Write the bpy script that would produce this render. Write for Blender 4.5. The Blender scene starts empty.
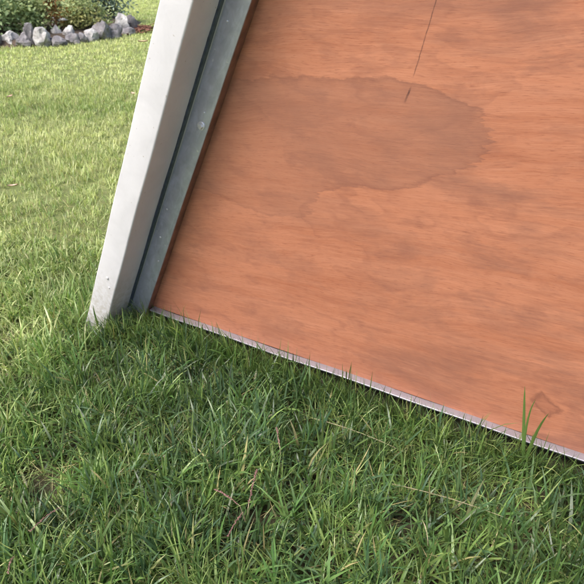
import bpy, bmesh, math, random
import numpy as np
from mathutils import Vector, Matrix, noise

R = math.radians
scene = bpy.context.scene
col = scene.collection

# ------------------------------------------------------------------ camera
CAM_H, PITCH = 1.0, 31.0
cam_d = bpy.data.cameras.new('camera')
cam = bpy.data.objects.new('camera', cam_d)
col.objects.link(cam)
cam.location = (0, 0, CAM_H)
cam.rotation_euler = (R(90 - PITCH), 0, 0)
cam_d.sensor_width = 36
cam_d.lens = 36.0
cam_d.clip_start = 0.02
cam_d.clip_end = 2000
cam_d.dof.use_dof = True
cam_d.dof.focus_distance = 1.12
cam_d.dof.aperture_fstop = 15.0
scene.camera = cam
scene.cycles.adaptive_threshold = 0.04
scene.cycles.max_bounces = 5
scene.cycles.diffuse_bounces = 3
scene.cycles.glossy_bounces = 2
scene.cycles.transmission_bounces = 3

# ------------------------------------------------------------------ sky, sun, exposure
SUN_EL, SUN_AZ = R(58), (-0.80, -0.60)           # a veiled sun, high and to the left
az = math.atan2(SUN_AZ[0], SUN_AZ[1])            # clockwise from +Y
world = bpy.data.worlds.new('World')
scene.world = world
world.use_nodes = True
wn = world.node_tree.nodes
sky = wn.new('ShaderNodeTexSky')
sky.sky_type = 'NISHITA'
sky.sun_disc = False
sky.sun_elevation = SUN_EL
sky.sun_rotation = az
sky.air_density = 1.0
sky.dust_density = 5.0
sky.ozone_density = 1.0
world.node_tree.links.new(sky.outputs[0], wn['Background'].inputs[0])
wn['Background'].inputs[1].default_value = 0.14
sd = bpy.data.lights.new('sun', 'SUN')
sd.energy = 2.0
sd.angle = R(26)
sd.color = (1.0, 0.965, 0.93)
sun = bpy.data.objects.new('sun', sd)
col.objects.link(sun)
sv = Vector((math.sin(az) * math.cos(SUN_EL), math.cos(az) * math.cos(SUN_EL), math.sin(SUN_EL)))
sun.rotation_euler = sv.to_track_quat('Z', 'Y').to_euler()
sun.location = (-4, -3, 6)

scene.view_settings.view_transform = 'Standard'
scene.view_settings.look = 'None'
scene.view_settings.gamma = 1.0
scene.view_settings.use_curve_mapping = False
scene.view_settings.exposure = 0.95

rng = np.random.default_rng(7)
random.seed(7)

# ------------------------------------------------------------------ helpers
def tag(o, label=None, cat=None, group=None, kind=None):
    if label: o['label'] = label
    if cat: o['category'] = cat
    if group: o['group'] = group
    if kind: o['kind'] = kind
    return o

def empty(name, loc):
    o = bpy.data.objects.new(name, None)
    col.objects.link(o)
    o.location = loc
    o.empty_display_size = 0.1
    return o

def mesh_obj(name, verts, faces, mat, parent=None, base=None, smooth=False):
    me = bpy.data.meshes.new(name)
    if base is not None:
        verts = [tuple(Vector(v) - Vector(base)) for v in verts]
    me.from_pydata([tuple(v) for v in verts], [], faces)
    me.update()
    bm = bmesh.new(); bm.from_mesh(me)
    bmesh.ops.recalc_face_normals(bm, faces=bm.faces)
    bm.to_mesh(me); bm.free()
    if smooth:
        for p in me.polygons: p.use_smooth = True
    me.materials.append(mat)
    o = bpy.data.objects.new(name, me)
    col.objects.link(o)
    if parent:
        o.parent = parent
    return o

class NT:
    """small helper round a material's node tree"""
    def __init__(self, name):
        self.m = bpy.data.materials.new(name)
        self.m.use_nodes = True
        self.n = self.m.node_tree.nodes
        self.l = self.m.node_tree.links
        self.b = self.n['Principled BSDF']
        self.out = self.n['Material Output']
    def new(self, t, **kw):
        x = self.n.new(t)
        for k, v in kw.items(): setattr(x, k, v)
        return x
    def put(self, sock, v):
        if hasattr(v, 'links') or isinstance(v, bpy.types.NodeSocket):
            self.l.new(v, sock)
        else:
            sock.default_value = v
    def math(self, op, a, b=None, c=None, clamp=False):
        x = self.new('ShaderNodeMath', operation=op, use_clamp=clamp)
        self.put(x.inputs[0], a)
        if b is not None: self.put(x.inputs[1], b)
        if c is not None: self.put(x.inputs[2], c)
        return x.outputs[0]
    def noise(self, vec, scale, detail=4, rough=0.55, dist=0.0):
        x = self.new('ShaderNodeTexNoise')
        if vec is not None: self.l.new(vec, x.inputs['Vector'])
        x.inputs['Scale'].default_value = scale
        x.inputs['Detail'].default_value = detail
        x.inputs['Roughness'].default_value = rough
        x.inputs['Distortion'].default_value = dist
        return x.outputs['Fac']
    def mapr(self, v, a, b, c=0.0, d=1.0, smooth=False):
        x = self.new('ShaderNodeMapRange')
        if smooth: x.interpolation_type = 'SMOOTHSTEP'
        self.put(x.inputs[0], v)
        for i, q in enumerate((a, b, c, d)): x.inputs[1 + i].default_value = q
        return x.outputs[0]
    def mix(self, fac, a, b, blend='MIX'):
        x = self.new('ShaderNodeMix', data_type='RGBA', blend_type=blend)
        self.put(x.inputs[0], fac)
        self.put(x.inputs[6], a if not isinstance(a, tuple) else (*a, 1))
        self.put(x.inputs[7], b if not isinstance(b, tuple) else (*b, 1))
        return x.outputs[2]
    def ramp(self, v, stops):
        x = self.new('ShaderNodeValToRGB')
        self.put(x.inputs[0], v)
        e = x.color_ramp.elements
        while len(e) < len(stops): e.new(0.5)
        for i, (p, c) in enumerate(stops):
            e[i].position = p; e[i].color = (*c, 1)
        return x.outputs[0]
    def mapping(self, vec, scale=(1, 1, 1), rot=(0, 0, 0), loc=(0, 0, 0)):
        x = self.new('ShaderNodeMapping')
        self.l.new(vec, x.inputs['Vector'])
        x.inputs['Scale'].default_value = scale
        x.inputs['Rotation'].default_value = rot
        x.inputs['Location'].default_value = loc
        return x.outputs[0]
    def bump(self, h, strength=0.2, dist=0.01):
        x = self.new('ShaderNodeBump')
        x.inputs['Strength'].default_value = strength
        x.inputs['Distance'].default_value = dist
        self.l.new(h, x.inputs['Height'])
        self.l.new(x.outputs[0], self.b.inputs['Normal'])
    def set(self, **kw):
        for k, v in kw.items():
            s = self.b.inputs[k.replace('_', ' ')]
            if isinstance(v, tuple) and len(v) == 3: v = (*v, 1)
            self.put(s, v)
        return self.m
    def coord(self, which='Object'):
        return self.new('ShaderNodeTexCoord').outputs[which]
    def attr(self, name):
        x = self.new('ShaderNodeAttribute'); x.attribute_name = name
        return x

# point on the ground (height z) that the photograph shows at pixel x, y
def ground_at(x, y, z=0.0):
    a, b = (x - 292) / 584.0, (y - 292) / 584.0
    P = R(PITCH)
    r = Vector((a, math.cos(P) - b * math.sin(P), -(b * math.cos(P) + math.sin(P))))
    t = (z - CAM_H) / r.z
    return Vector((0, 0, CAM_H)) + r * t

# ------------------------------------------------------------------ materials
def mat_ground():
    t = NT('lawn_soil')
    c = t.coord()
    n1 = t.noise(c, 60, 6); n2 = t.noise(c, 3, 3); n3 = t.noise(c, 350, 3)
    near = t.ramp(n1, [(0.3, (.022, .018, .010)), (.5, (.042, .038, .018)), (.7, (.085, .07, .035))])
    # further off, where blades are too fine to build, the turf itself gives the colour
    far = t.ramp(t.noise(c, 25, 6), [(.3, (.15, .20, .05)), (.5, (.22, .27, .08)), (.7, (.32, .33, .13))])
    g = t.attr('turf')
    cc = t.mix(g.outputs['Fac'], near, far)
    cc = t.mix(t.mapr(n2, .35, .7, 0, .35), cc, (.20, .19, .08))
    t.set(Base_Color=cc, Roughness=.95)
    t.bump(t.math('ADD', n1, n3), .8, .02)
    return t.m

def mat_grass(name, transl=.35):
    t = NT(name)
    a = t.attr('tint'); s = t.attr('along')
    tint = a.outputs['Color']
    sep = t.new('ShaderNodeSeparateColor'); t.l.new(tint, sep.inputs[0])
    hue, dry, val = sep.outputs
    fresh = t.ramp(hue, [(0, (.045, .105, .052)), (.35, (.085, .180, .045)), (.7, (.220, .315, .092)), (1, (.47, .515, .24))])
    cc = t.mix(dry, fresh, (.40, .32, .17))
    # pale, slightly bleached sheath near the root, as grass leaves have
    root = t.mapr(s.outputs['Fac'], 0, .25, .55, 0)
    cc = t.mix(root, cc, (.24, .24, .10))
    fine = t.noise(t.mapping(t.coord(), scale=(1, 1, .3)), 300, 2)
    k = t.math('MULTIPLY_ADD', fine, .35, t.math('MULTIPLY_ADD', val, .95, .36))
    vm = t.new('ShaderNodeVectorMath', operation='SCALE')
    t.l.new(cc, vm.inputs[0]); t.l.new(k, vm.inputs['Scale'])
    t.set(Base_Color=vm.outputs[0], Roughness=.36)
    t.b.inputs['Specular IOR Level'].default_value = .45
    tr = t.new('ShaderNodeBsdfTranslucent')
    vm2 = t.new('ShaderNodeVectorMath', operation='MULTIPLY')
    t.l.new(vm.outputs[0], vm2.inputs[0]); vm2.inputs[1].default_value = (1.3, 1.35, .8)
    t.l.new(vm2.outputs[0], tr.inputs[0])
    mx = t.new('ShaderNodeMixShader'); mx.inputs[0].default_value = transl
    t.l.new(t.b.outputs[0], mx.inputs[1]); t.l.new(tr.outputs[0], mx.inputs[2])
    t.l.new(mx.outputs[0], t.out.inputs[0])
    return t.m

def mat_galv(name, base, rough, metal, stain=.3, streak=True):
    """zinc-coated steel: spangle, milky streaks, dull spots"""
    t = NT(name)
    c = t.coord('UV')                                # u across, v along, in metres
    n_sp = t.new('ShaderNodeTexVoronoi'); n_sp.inputs['Scale'].default_value = 90
    t.l.new(c, n_sp.inputs['Vector'])
    cloud = t.noise(c, 26, 6, .62, .8)
    fine = t.noise(c, 160, 4)
    runs = t.noise(t.mapping(c, scale=(1, .30, 1)), 60, 5, .62, .5)
    d = t.mix(t.mapr(cloud, .35, .68, 0, stain), base, tuple(x * .62 for x in base))
    d = t.mix(t.mapr(runs, .48, .70, 0, stain), d, tuple(min(.9, x * 1.25) for x in base))
    d = t.mix(t.math('MULTIPLY', n_sp.outputs['Distance'], .25), d, tuple(x * .8 for x in base))
    spot = t.mapr(t.noise(c, 55, 2, .4), .70, .76, 0, .6)
    d = t.mix(spot, d, (.78, .80, .82))
    r = t.math('ADD', t.mapr(cloud, .3, .7, rough - .08, rough + .12), t.math('MULTIPLY', fine, .08))
    t.set(Base_Color=d, Metallic=metal, Roughness=r)
    t.bump(t.math('ADD', t.math('MULTIPLY', cloud, 1.0), t.math('MULTIPLY', fine, .15)), .12, .004)
    return t.m

def mat_post():
    """dull zinc: cloudy white rust, faint scratches, soil splashed up at the foot"""
    t = NT('galvanised_post')
    c = t.coord('UV')
    sp = t.new('ShaderNodeSeparateXYZ'); t.l.new(c, sp.inputs[0])
    cloud = t.noise(c, 13, 6, .65, .6); fine = t.noise(c, 190, 5, .65)
    runs = t.noise(t.mapping(c, scale=(1, .12, 1)), 55, 5, .62, .3)
    d = t.ramp(cloud, [(.30, (.51, .505, .525)), (.5, (.55, .545, .565)), (.72, (.585, .58, .60))])
    d = t.mix(t.mapr(runs, .50, .74, 0, .22), d, (.50, .50, .53))
    scr = t.noise(t.mapping(c, scale=(9, .7, 1), rot=(0, 0, R(4))), 70, 2, .4)
    d = t.mix(t.mapr(scr, .68, .74, 0, .45), d, (.42, .42, .45))
    speck = t.noise(c, 120, 2, .4)
    d = t.mix(t.mapr(speck, .71, .76, 0, .55), d, (.30, .26, .22))
    splash = t.math('MULTIPLY', t.mapr(sp.outputs[1], -.06, .16, 1, 0), t.mapr(t.noise(c, 60, 6, .7), .42, .60))
    d = t.mix(t.math('MULTIPLY', splash, .55), d, (.26, .22, .14))
    t.set(Base_Color=d, Metallic=.04, Roughness=t.mapr(cloud, .3, .7, .48, .66))
    t.bump(t.math('ADD', cloud, t.math('MULTIPLY', fine, .18)), .16, .005)
    return t.m

def curve_mask(t, x, pts, lo, hi, vlo, vhi):
    """Float Curve through points (x,y): returns y(x) in metres"""
    f = t.new('ShaderNodeFloatCurve')
    xn = t.mapr(x, lo, hi)
    t.l.new(xn, f.inputs['Value'])
    c = f.mapping.curves[0]
    P = [((a - lo) / (hi - lo), (b - vlo) / (vhi - vlo)) for a, b in pts]
    c.points[0].location = P[0]; c.points[1].location = P[-1]
    for p in P[1:-1]: c.points.new(*p)
    f.mapping.update()
    return t.mapr(f.outputs[0], 0, 1, vlo, vhi)

def mat_ply():
    t = NT('stained_plywood')
    uvc = t.coord('UV')                              # metres on the sheet
    sp = t.new('ShaderNodeSeparateXYZ'); t.l.new(uvc, sp.inputs[0])
    u, v = sp.outputs[0], sp.outputs[1]
    g = t.mapping(uvc, rot=(0, 0, R(-5.5)))          # the veneer's grain runs a little off the lower edge
    warp = t.noise(t.mapping(g, scale=(.5, 1.6, 1)), 3.0, 3, .5)
    wv = t.new('ShaderNodeVectorMath', operation='MULTIPLY_ADD')
    cmb = t.new('ShaderNodeCombineXYZ'); t.l.new(warp, cmb.inputs[1])
    t.l.new(cmb.outputs[0], wv.inputs[0]); wv.inputs[1].default_value = (0, .10, 0); t.l.new(g, wv.inputs[2])
    gw = wv.outputs[0]
    broad = t.noise(t.mapping(gw, scale=(1.3, 13, 1)), 2.2, 5, .6)
    mid = t.noise(t.mapping(gw, scale=(6, 110, 1)), 1.6, 6, .72)
    fine = t.noise(t.mapping(gw, scale=(11, 430, 1)), 1.3, 5, .72)
    pores = t.noise(t.mapping(gw, scale=(42, 640, 1)), 1.0, 3, .6)
    base = t.ramp(broad, [(.25, (.315, .107, .055)), (.5, (.380, .147, .081)), (.75, (.44, .189, .113))])
    figure = t.noise(t.mapping(gw, scale=(.9, 7, 1), loc=(2, 5, 0)), 1.8, 3, .55)
    cc = t.mix(t.mapr(figure, .40, .62, 0, .40), base, (.50, .215, .125))
    cc = t.mix(t.mapr(mid, .36, .66, 0, .36), cc, (.265, .092, .048))
    cc = t.mix(t.mapr(fine, .45, .70, 0, .46), cc, (.51, .242, .148))
    cc = t.mix(t.mapr(pores, .565, .665, 0, .50), cc, (.17, .052, .031))
    # soft dirty smears, as dragged by a rag, heavier towards the right-hand end
    heavy = t.mapr(u, .45, 1.15, .40, .95)
    sm = t.noise(t.mapping(uvc, scale=(1.5, 3.4, 1), rot=(0, 0, R(-24))), 2.4, 6, .66, .4)
    cc = t.mix(t.math('MULTIPLY', t.mapr(t.math('MULTIPLY_ADD', t.math('SUBTRACT', mid, .5), .16, sm), .47, .67), heavy), cc, (.225, .100, .068))
    sm2 = t.noise(t.mapping(uvc, scale=(2.0, 4.5, 1), rot=(0, 0, R(10)), loc=(3, 1, 0)), 5.0, 5, .66, .5)
    cc = t.mix(t.mapr(t.math('MULTIPLY_ADD', t.math('SUBTRACT', mid, .5), .18, sm2), .52, .71, 0, .50), cc, (.215, .088, .060))
    # faint tide lines left by older wettings
    tide = t.noise(t.mapping(uvc, scale=(1.0, 2.6, 1), loc=(7, 2, 0)), 2.1, 4, .55, .25)
    line = t.math('MULTIPLY', t.mapr(tide, .492, .502), t.mapr(tide, .504, .540, 1, 0))
    cc = t.mix(t.math('MULTIPLY', line, .28), cc, (.22, .085, .055))
    # water mark with a ragged end: between an upper and a lower outline
    rag = t.noise(t.mapping(g, scale=(5, 85, 1)), 1.4, 5, .68)
    rag2 = t.noise(uvc, 14, 5, .6)
    big = t.noise(t.mapping(g, scale=(3, 24, 1)), 1.2, 2, .5)
    uu = t.math('ADD', u, t.math('ADD', t.math('MULTIPLY', t.math('SUBTRACT', rag, .5), .085), t.math('MULTIPLY', t.math('SUBTRACT', big, .5), .090)))
    vv = t.math('ADD', v, t.math('MULTIPLY', t.math('SUBTRACT', rag2, .5), .040))
    top = curve_mask(t, uu, [(0, .640), (.227, .683), (.378, .708), (.481, .721), (.591, .726), (.701, .733), (.759, .721), (.824, .708), (.855, .690), (.880, .640), (1.2, .55)], 0, 1.2, .3, .8)
    bot = curve_mask(t, uu, [(0, .40), (.194, .42), (.313, .404), (.438, .396), (.500, .420), (.525, .475), (.600, .503), (.700, .520), (.789, .559), (.832, .593), (.858, .62), (.880, .642), (1.2, .75)], 0, 1.2, .3, .8)
    dist = t.math('MINIMUM', t.math('SUBTRACT', top, vv), t.math('SUBTRACT', vv, bot))
    inside = t.mapr(dist, 0, .005, 0, 1, True)
    edge = t.math('MULTIPLY', inside, t.mapr(dist, .002, .013, 1, 0, True))
    fade = t.math('MULTIPLY', t.mapr(u, .22, .66, .60, 1), t.mapr(v, .40, .54, .75, 1))
    blot = t.mapr(t.noise(uvc, 7, 5, .65), .30, .62, .35, 1)
    cc = t.mix(t.math('MULTIPLY', inside, t.math('MULTIPLY', t.math('MULTIPLY', fade, blot), .55)), cc, (.215, .098, .068))
    cc = t.mix(t.math('MULTIPLY', edge, t.math('MULTIPLY', t.math('MULTIPLY', fade, .42), 1.0)), cc, (.16, .062, .043))
    # knot-like diamond near the lower right, with a darker outline
    ku = t.math('ABSOLUTE', t.math('SUBTRACT', t.math('ADD', u, t.math('MULTIPLY', v, .45)), 1.121))
    kv = t.math('ABSOLUTE', t.math('SUBTRACT', v, .098))
    kd = t.math('ADD', t.math('ADD', ku, t.math('MULTIPLY', kv, 1.05)), t.math('MULTIPLY', t.math('SUBTRACT', t.math('ADD', rag2, t.noise(uvc, 60, 3)), 1.0), .030))
    cc = t.mix(t.mapr(kd, .022, .036, .30, 0), cc, (.20, .075, .05))
    ring = t.math('MULTIPLY', t.mapr(kd, .016, .026, 0, 1), t.mapr(kd, .027, .038, 1, 0))
    cc = t.mix(t.math('MULTIPLY', ring, .42), cc, (.115, .045, .032))
    # long scratch and a short dark gouge
    def scratch(cc, p, q, w, amt):
        du, dv = q[0] - p[0], q[1] - p[1]; L = math.hypot(du, dv)
        a = t.math('SUBTRACT', u, p[0]); b = t.math('SUBTRACT', v, p[1])
        along = t.math('ADD', t.math('MULTIPLY', a, du / L), t.math('MULTIPLY', b, dv / L))
        acr = t.math('ABSOLUTE', t.math('ADD', t.math('SUBTRACT', t.math('MULTIPLY', a, -dv / L), t.math('MULTIPLY', b, -du / L)), t.math('MULTIPLY', t.math('SUBTRACT', rag2, .5), .008)))
        m = t.math('MULTIPLY', t.mapr(acr, w * .4, w, 1, 0), t.math('MULTIPLY', t.mapr(along, 0, .01), t.mapr(along, L - .012, L, 1, 0)))
        m = t.math('MULTIPLY', m, t.mapr(t.noise(uvc, 95, 3), .35, .55, .60, 1))
        return t.mix(t.math('MULTIPLY', m, amt), cc, (.060, .025, .022))
    cc = scratch(cc, (.747, .885), (.716, .737), .0014, .7)
    cc = scratch(cc, (.7145, .724), (.704, .690), .0024, .85)
    t.set(Base_Color=cc, Roughness=t.mapr(mid, .3, .7, .50, .66))
    t.b.inputs['Specular IOR Level'].default_value = .35
    t.bump(t.math('ADD', t.math('MULTIPLY', fine, .6), t.math('ADD', pores, t.math('MULTIPLY', broad, .8))), .16, .0012)
    return t.m

def mat_ply_edge():
    t = NT('plywood_edge')
    c = t.mapping(t.coord(), scale=(1, 1, 1))
    t.set(Base_Color=t.ramp(t.noise(c, 80, 4), [(.3, (.22, .11, .06)), (.7, (.40, .24, .14))]), Roughness=.8)
    return t.m

def mat_stone(name, a, b, cdk):
    t = NT(name)
    c = t.coord()
    n1 = t.noise(c, 7, 6, .65, .5); n2 = t.noise(c, 40, 5, .7)
    x = t.ramp(n1, [(.28, cdk), (.46, a), (.66, b)])
    x = t.mix(t.mapr(n2, .5, .72, 0, .5), x, cdk)
    lich = t.mapr(t.noise(c, 13, 4), .56, .66, 0, .55)
    x = t.mix(lich, x, (.13, .12, .085))
    t.set(Base_Color=x, Roughness=.9)
    t.bump(t.math('ADD', n1, t.math('MULTIPLY', n2, .5)), .7, .03)
    return t.m

def mat_leaf(name, c0, c1, transl=.3):
    t = NT(name)
    a = t.attr('tint')
    x = t.ramp(a.outputs['Fac'], [(0, c0), (1, c1)])
    t.set(Base_Color=x, Roughness=.5)
    tr = t.new('ShaderNodeBsdfTranslucent')
    t.l.new(x, tr.inputs[0])
    mx = t.new('ShaderNodeMixShader'); mx.inputs[0].default_value = transl
    t.l.new(t.b.outputs[0], mx.inputs[1]); t.l.new(tr.outputs[0], mx.inputs[2])
    t.l.new(mx.outputs[0], t.out.inputs[0])
    return t.m

def mat_plain(name, c, rough=.7, var=.25, scale=40, metal=0):
    t = NT(name)
    n = t.noise(t.coord(), scale, 4)
    t.set(Base_Color=t.ramp(n, [(.3, tuple(x * (1 - var) for x in c)), (.7, tuple(min(.95, x * (1 + var)) for x in c))]), Roughness=rough, Metallic=metal)
    return t.m

M = dict(
    ground=mat_ground(), grass=mat_grass('grass_blades'),
    post=mat_post(),
    strip=mat_galv('galvanised_angle', (.50, .525, .64), .33, .62, .7),
    ledge=mat_galv('galvanised_ledge', (.37, .365, .42), .34, .6, .5),
    gap_shade=mat_plain('painted_gap_shade', (.045, .055, .085), .7, .4, 90),  # near-black blue standing in for shade in the gap beside the post
    lip=mat_plain('lip_painted_reflection', (.25, .135, .10), .38, .35, 30, .4),  # the plywood's brown reflection is put into the metal's colour
    rail=mat_plain('shade_toned_steel', (.06, .06, .07), .6, .4, 60, .2),  # steel darkened so its colour carries the shade beneath the ledge
    bolt=mat_plain('zinc_bolt', (.66, .67, .71), .34, .15, 200, .6),
    ply=mat_ply(), ply_edge=mat_ply_edge(),
    soil=mat_plain('bed_soil', (.07, .05, .035), .95, .5, 18),
    mulch=mat_plain('bark_mulch', (.17, .075, .045), .9, .5, 60),
    stem=mat_plain('plant_stem', (.10, .09, .045), .8, .4, 60),
    brown=mat_plain('dry_flower', (.28, .13, .05), .8, .45, 60),
    white=mat_plain('white_petal', (.80, .79, .76), .6, .06, 60),
    red=mat_plain('red_petal', (.32, .012, .045), .55, .3, 60),
    seed=mat_plain('purple_seed', (.19, .10, .09), .8, .45, 300),
    straw=mat_plain('dry_straw', (.30, .26, .16), .7, .25, 90),
    deadleaf=mat_plain('dead_leaf', (.52, .36, .27), .7, .25, 90),
)

# ------------------------------------------------------------------ ground: one sheet, finer near the camera
def build_ground():
    xs = np.concatenate([[-400, -120, -50, -25, -14], np.linspace(-9, 5, 71), [9, 16, 30, 60, 130, 400]])
    ys = np.concatenate([[-400, -120, -40, -15, -6], np.linspace(-3, 17, 101), [20, 26, 36, 60, 130, 400]])
    vs, fs, turf = [], [], []
    for y in ys:
        for x in xs:
            z = 0.0
            if -9 <= x <= 5 and -3 <= y <= 17:
                z = .012 * noise.noise(Vector((x * 1.3, y * 1.3, 0))) + .006 * noise.noise(Vector((x * 5, y * 5, 3)))
            vs.append((x, y, z - .012))
            d = math.hypot(x, y)
            turf.append(min(1, max(0, (d - 1.35) / .9)) if not (y < .2 or x > 1.9) else 1.0)
    nx = len(xs)
    for j in range(len(ys) - 1):
        for i in range(nx - 1):
            a = j * nx + i
            fs.append((a, a + 1, a + nx + 1, a + nx))
    o = mesh_obj('ground', vs, fs, M['ground'], smooth=True)
    at = o.data.attributes.new('turf', 'FLOAT', 'POINT')
    at.data.foreach_set('value', np.array(turf, np.float32))
    tag(o, 'dark soil and thatch under the lawn', None, None, 'structure')
build_ground()

# ------------------------------------------------------------------ the framed plywood panel with its leaning post
O_ = Vector((-0.39203552, 1.48319116, 0.049))
U_ = Vector((0.86961817, -0.49372486, 0.0))
N_ = Vector((0.49351889, 0.8692554, 0.02888186))      # away from the camera
V_ = Vector((-0.01425969, -0.02511619, 0.99958283))
PU, PV = 0.44668636, 0.89469061                        # direction of the leaning post in the sheet's plane
SU, SV = PV, -PU                                        # square to the post
BASE_W, HGT = 2.75, 1.60                                # width at the foot, height of the sheet

def W(u, n, v): return O_ + U_ * u + N_ * n + V_ * v
def WS(s, n, t): return W(s * SU + t * PU, n, s * SV + t * PV)
def WSR(s, n, t):                                       # mirrored for the far (right) side
    u = s * SU + t * PU; v = s * SV + t * PV
    return W(BASE_W - u, n, v)

panel_base = WS(-.127, -.06, -.14); panel_base.z = 0
panel = empty('framed_panel', panel_base)
tag(panel, 'reddish plywood panel in a galvanised steel frame with a leaning pale post', 'panel')

def round_poly(pts, r, k=4):
    """round the corners of a closed 2-D outline; r is one radius or a list"""
    out = []
    n = len(pts)
    for i in range(n):
        p0, p1, p2 = Vector(pts[i - 1]), Vector(pts[i]), Vector(pts[(i + 1) % n])
        rr = r[i] if isinstance(r, (list, tuple)) else r
        if rr <= 0: out.append(tuple(p1)); continue
        a = (p0 - p1).normalized(); b = (p2 - p1).normalized()
        ang = a.angle(b)
        d = min(rr / math.tan(ang / 2), (p0 - p1).length * .48, (p2 - p1).length * .48)
        for j in range(k + 1):
            f = j / k
            q = (p1 + a * d) * (1 - f) ** 2 + p1 * 2 * f * (1 - f) + (p1 + b * d) * f ** 2
            out.append(tuple(q))
    return out

def prism(name, prof, frame, t0, t1, mat, parent, base, nseg=1, smooth=True, wob=0.0):
    """extrude a 2-D profile (s, n) along t by frame(s, n, t); UV = girth, length in metres"""
    me = bpy.data.meshes.new(name)
    bm = bmesh.new()
    uvl = bm.loops.layers.uv.new('UVMap')
    rings = []
    g = [0.0]
    for i in range(len(prof)):
        a, b = prof[i], prof[(i + 1) % len(prof)]
        g.append(g[-1] + math.hypot(a[0] - b[0], a[1] - b[1]))
    for k in range(nseg + 1):
        t = t0 + (t1 - t0) * k / nseg
        ring = []
        for (s, n) in prof:
            ds = wob * noise.noise(Vector((t * 6, s * 3, 1.7)))
            dn = wob * noise.noise(Vector((t * 6, n * 3, 8.7)))
            ring.append(bm.verts.new(frame(s + ds, n + dn, t) - Vector(base)))
        rings.append(ring)
    L = len(prof)
    for k in range(nseg):
        ta = t0 + (t1 - t0) * k / nseg; tb = t0 + (t1 - t0) * (k + 1) / nseg
        for i in range(L):
            j = (i + 1) % L
            f = bm.faces.new((rings[k][i], rings[k][j], rings[k + 1][j], rings[k + 1][i]))
            f.smooth = smooth
            for lp, q in zip(f.loops, ((g[i], ta), (g[i + 1], ta), (g[i + 1], tb), (g[i], tb))): lp[uvl].uv = q
    for ring in (rings[0], rings[-1]):
        f = bm.faces.new(ring)
        for lp, p in zip(f.loops, prof): lp[uvl].uv = p
    bmesh.ops.recalc_face_normals(bm, faces=bm.faces)
    bm.to_mesh(me); bm.free()
    me.materials.append(mat)
    o = bpy.data.objects.new(name, me)
    col.objects.link(o)
    if parent: o.parent = parent
    if smooth:
        me.set_sharp_from_angle(angle=R(40))
    return o

TOP_T = (HGT + .02) / PV
def post_parts(frame):
    prof = round_poly([(-.1635, -.125), (-.0915, -.125), (-.0915, .0), (-.1635, .0)], .005)
    prism('post', prof, frame, -.20, TOP_T + .06, M['post'], panel, panel_base, 44, True, .0017)
    prism('post_cap', round_poly([(-.1655, -.127), (-.0895, -.127), (-.0895, .002), (-.1655, .002)], .006), frame, TOP_T + .0605, TOP_T + .068, M['strip'], panel, panel_base)
    # L-shaped angle: a flat flange beside the post and a lip turned back to the sheet
    f = .0035
    prof = round_poly([(-.0835, -.0300), (-.0312, -.0300), (-.0312, -.0300 + f), (-.0835, -.0300 + f)], .0012, 3)
    prism('frame_angle', prof, frame, -.045, TOP_T - .005, M['strip'], panel, panel_base, 30, True, .0008)
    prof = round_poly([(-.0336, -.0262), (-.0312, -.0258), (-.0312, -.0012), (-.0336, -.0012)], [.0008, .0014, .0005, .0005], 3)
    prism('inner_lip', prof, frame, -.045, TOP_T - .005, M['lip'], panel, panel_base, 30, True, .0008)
post_parts(WS)
post_parts(WSR)

def groove_shade(frame):
    """dark strip added to stand in for the shaded gap between post and angle"""
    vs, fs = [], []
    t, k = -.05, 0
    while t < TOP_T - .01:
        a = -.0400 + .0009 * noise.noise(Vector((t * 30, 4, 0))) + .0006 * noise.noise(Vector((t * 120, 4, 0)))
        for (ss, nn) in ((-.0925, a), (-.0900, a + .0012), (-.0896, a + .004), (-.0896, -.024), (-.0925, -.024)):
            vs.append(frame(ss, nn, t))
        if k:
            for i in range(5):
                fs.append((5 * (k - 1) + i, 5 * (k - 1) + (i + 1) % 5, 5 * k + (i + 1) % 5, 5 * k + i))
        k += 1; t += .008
    mesh_obj('groove_shade', vs, fs, M['gap_shade'], panel, panel_base, True)
groove_shade(WS)

# lower ledge: a thin angle whose flat leg sticks out under the sheet, front edge rounded
def flat(s, n, t): return W(t, n, s)
prof = round_poly([(-.0040, -.0225), (.0004, -.0225), (.0004, -.0010), (-.0040, -.0010)], [.0018, .0018, .0004, .0004], 3)
prism('bottom_ledge', prof, flat, -.030, BASE_W + .030, M['ledge'], panel, panel_base, 170, True, .0022)
prof = round_poly([(-.060, .0300), (-.0046, .0300), (-.0046, .0340), (-.060, .0340)], .0004, 2)
prism('bottom_rail', prof, flat, -.030, BASE_W + .030, M['rail'], panel, panel_base, 20)
prof = round_poly([(HGT + .001, -.030), (HGT + .05, -.030), (HGT + .05, .012), (HGT + .001, .012)], .003, 3)
prism('top_rail', prof, flat, HGT * PU / PV - .03, BASE_W - HGT * PU / PV + .03, M['strip'], panel, panel_base, 20)

def build_ply():
    me = bpy.data.meshes.new('plywood_sheet')
    bm = bmesh.new(); uvl = bm.loops.layers.uv.new('UVMap')
    k = PU / PV; e = -.034 / PV
    c = [(e, .0005), (BASE_W - e, .0005), (BASE_W - HGT * k - e, HGT), (HGT * k + e, HGT)]
    F = [bm.verts.new(W(u, 0, v) - panel_base) for u, v in c]
    B = [bm.verts.new(W(u, .012, v) - panel_base) for u, v in c]
    def face(vs, uv, mi):
        f = bm.faces.new(vs); f.material_index = mi
        for lp, q in zip(f.loops, uv): lp[uvl].uv = q
    face(F, c, 0)
    face(B[::-1], c[::-1], 0)
    for i in range(4):
        j = (i + 1) % 4
        face([F[i], B[i], B[j], F[j]], [c[i], c[i], c[j], c[j]], 1)
    bmesh.ops.recalc_face_normals(bm, faces=bm.faces)
    bm.to_mesh(me); bm.free()
    me.materials.append(M['ply']); me.materials.append(M['ply_edge'])
    o = bpy.data.objects.new('plywood_sheet', me); col.objects.link(o); o.parent = panel
    tag(o, 'reddish stained plywood with a ragged water mark')
build_ply()

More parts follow.
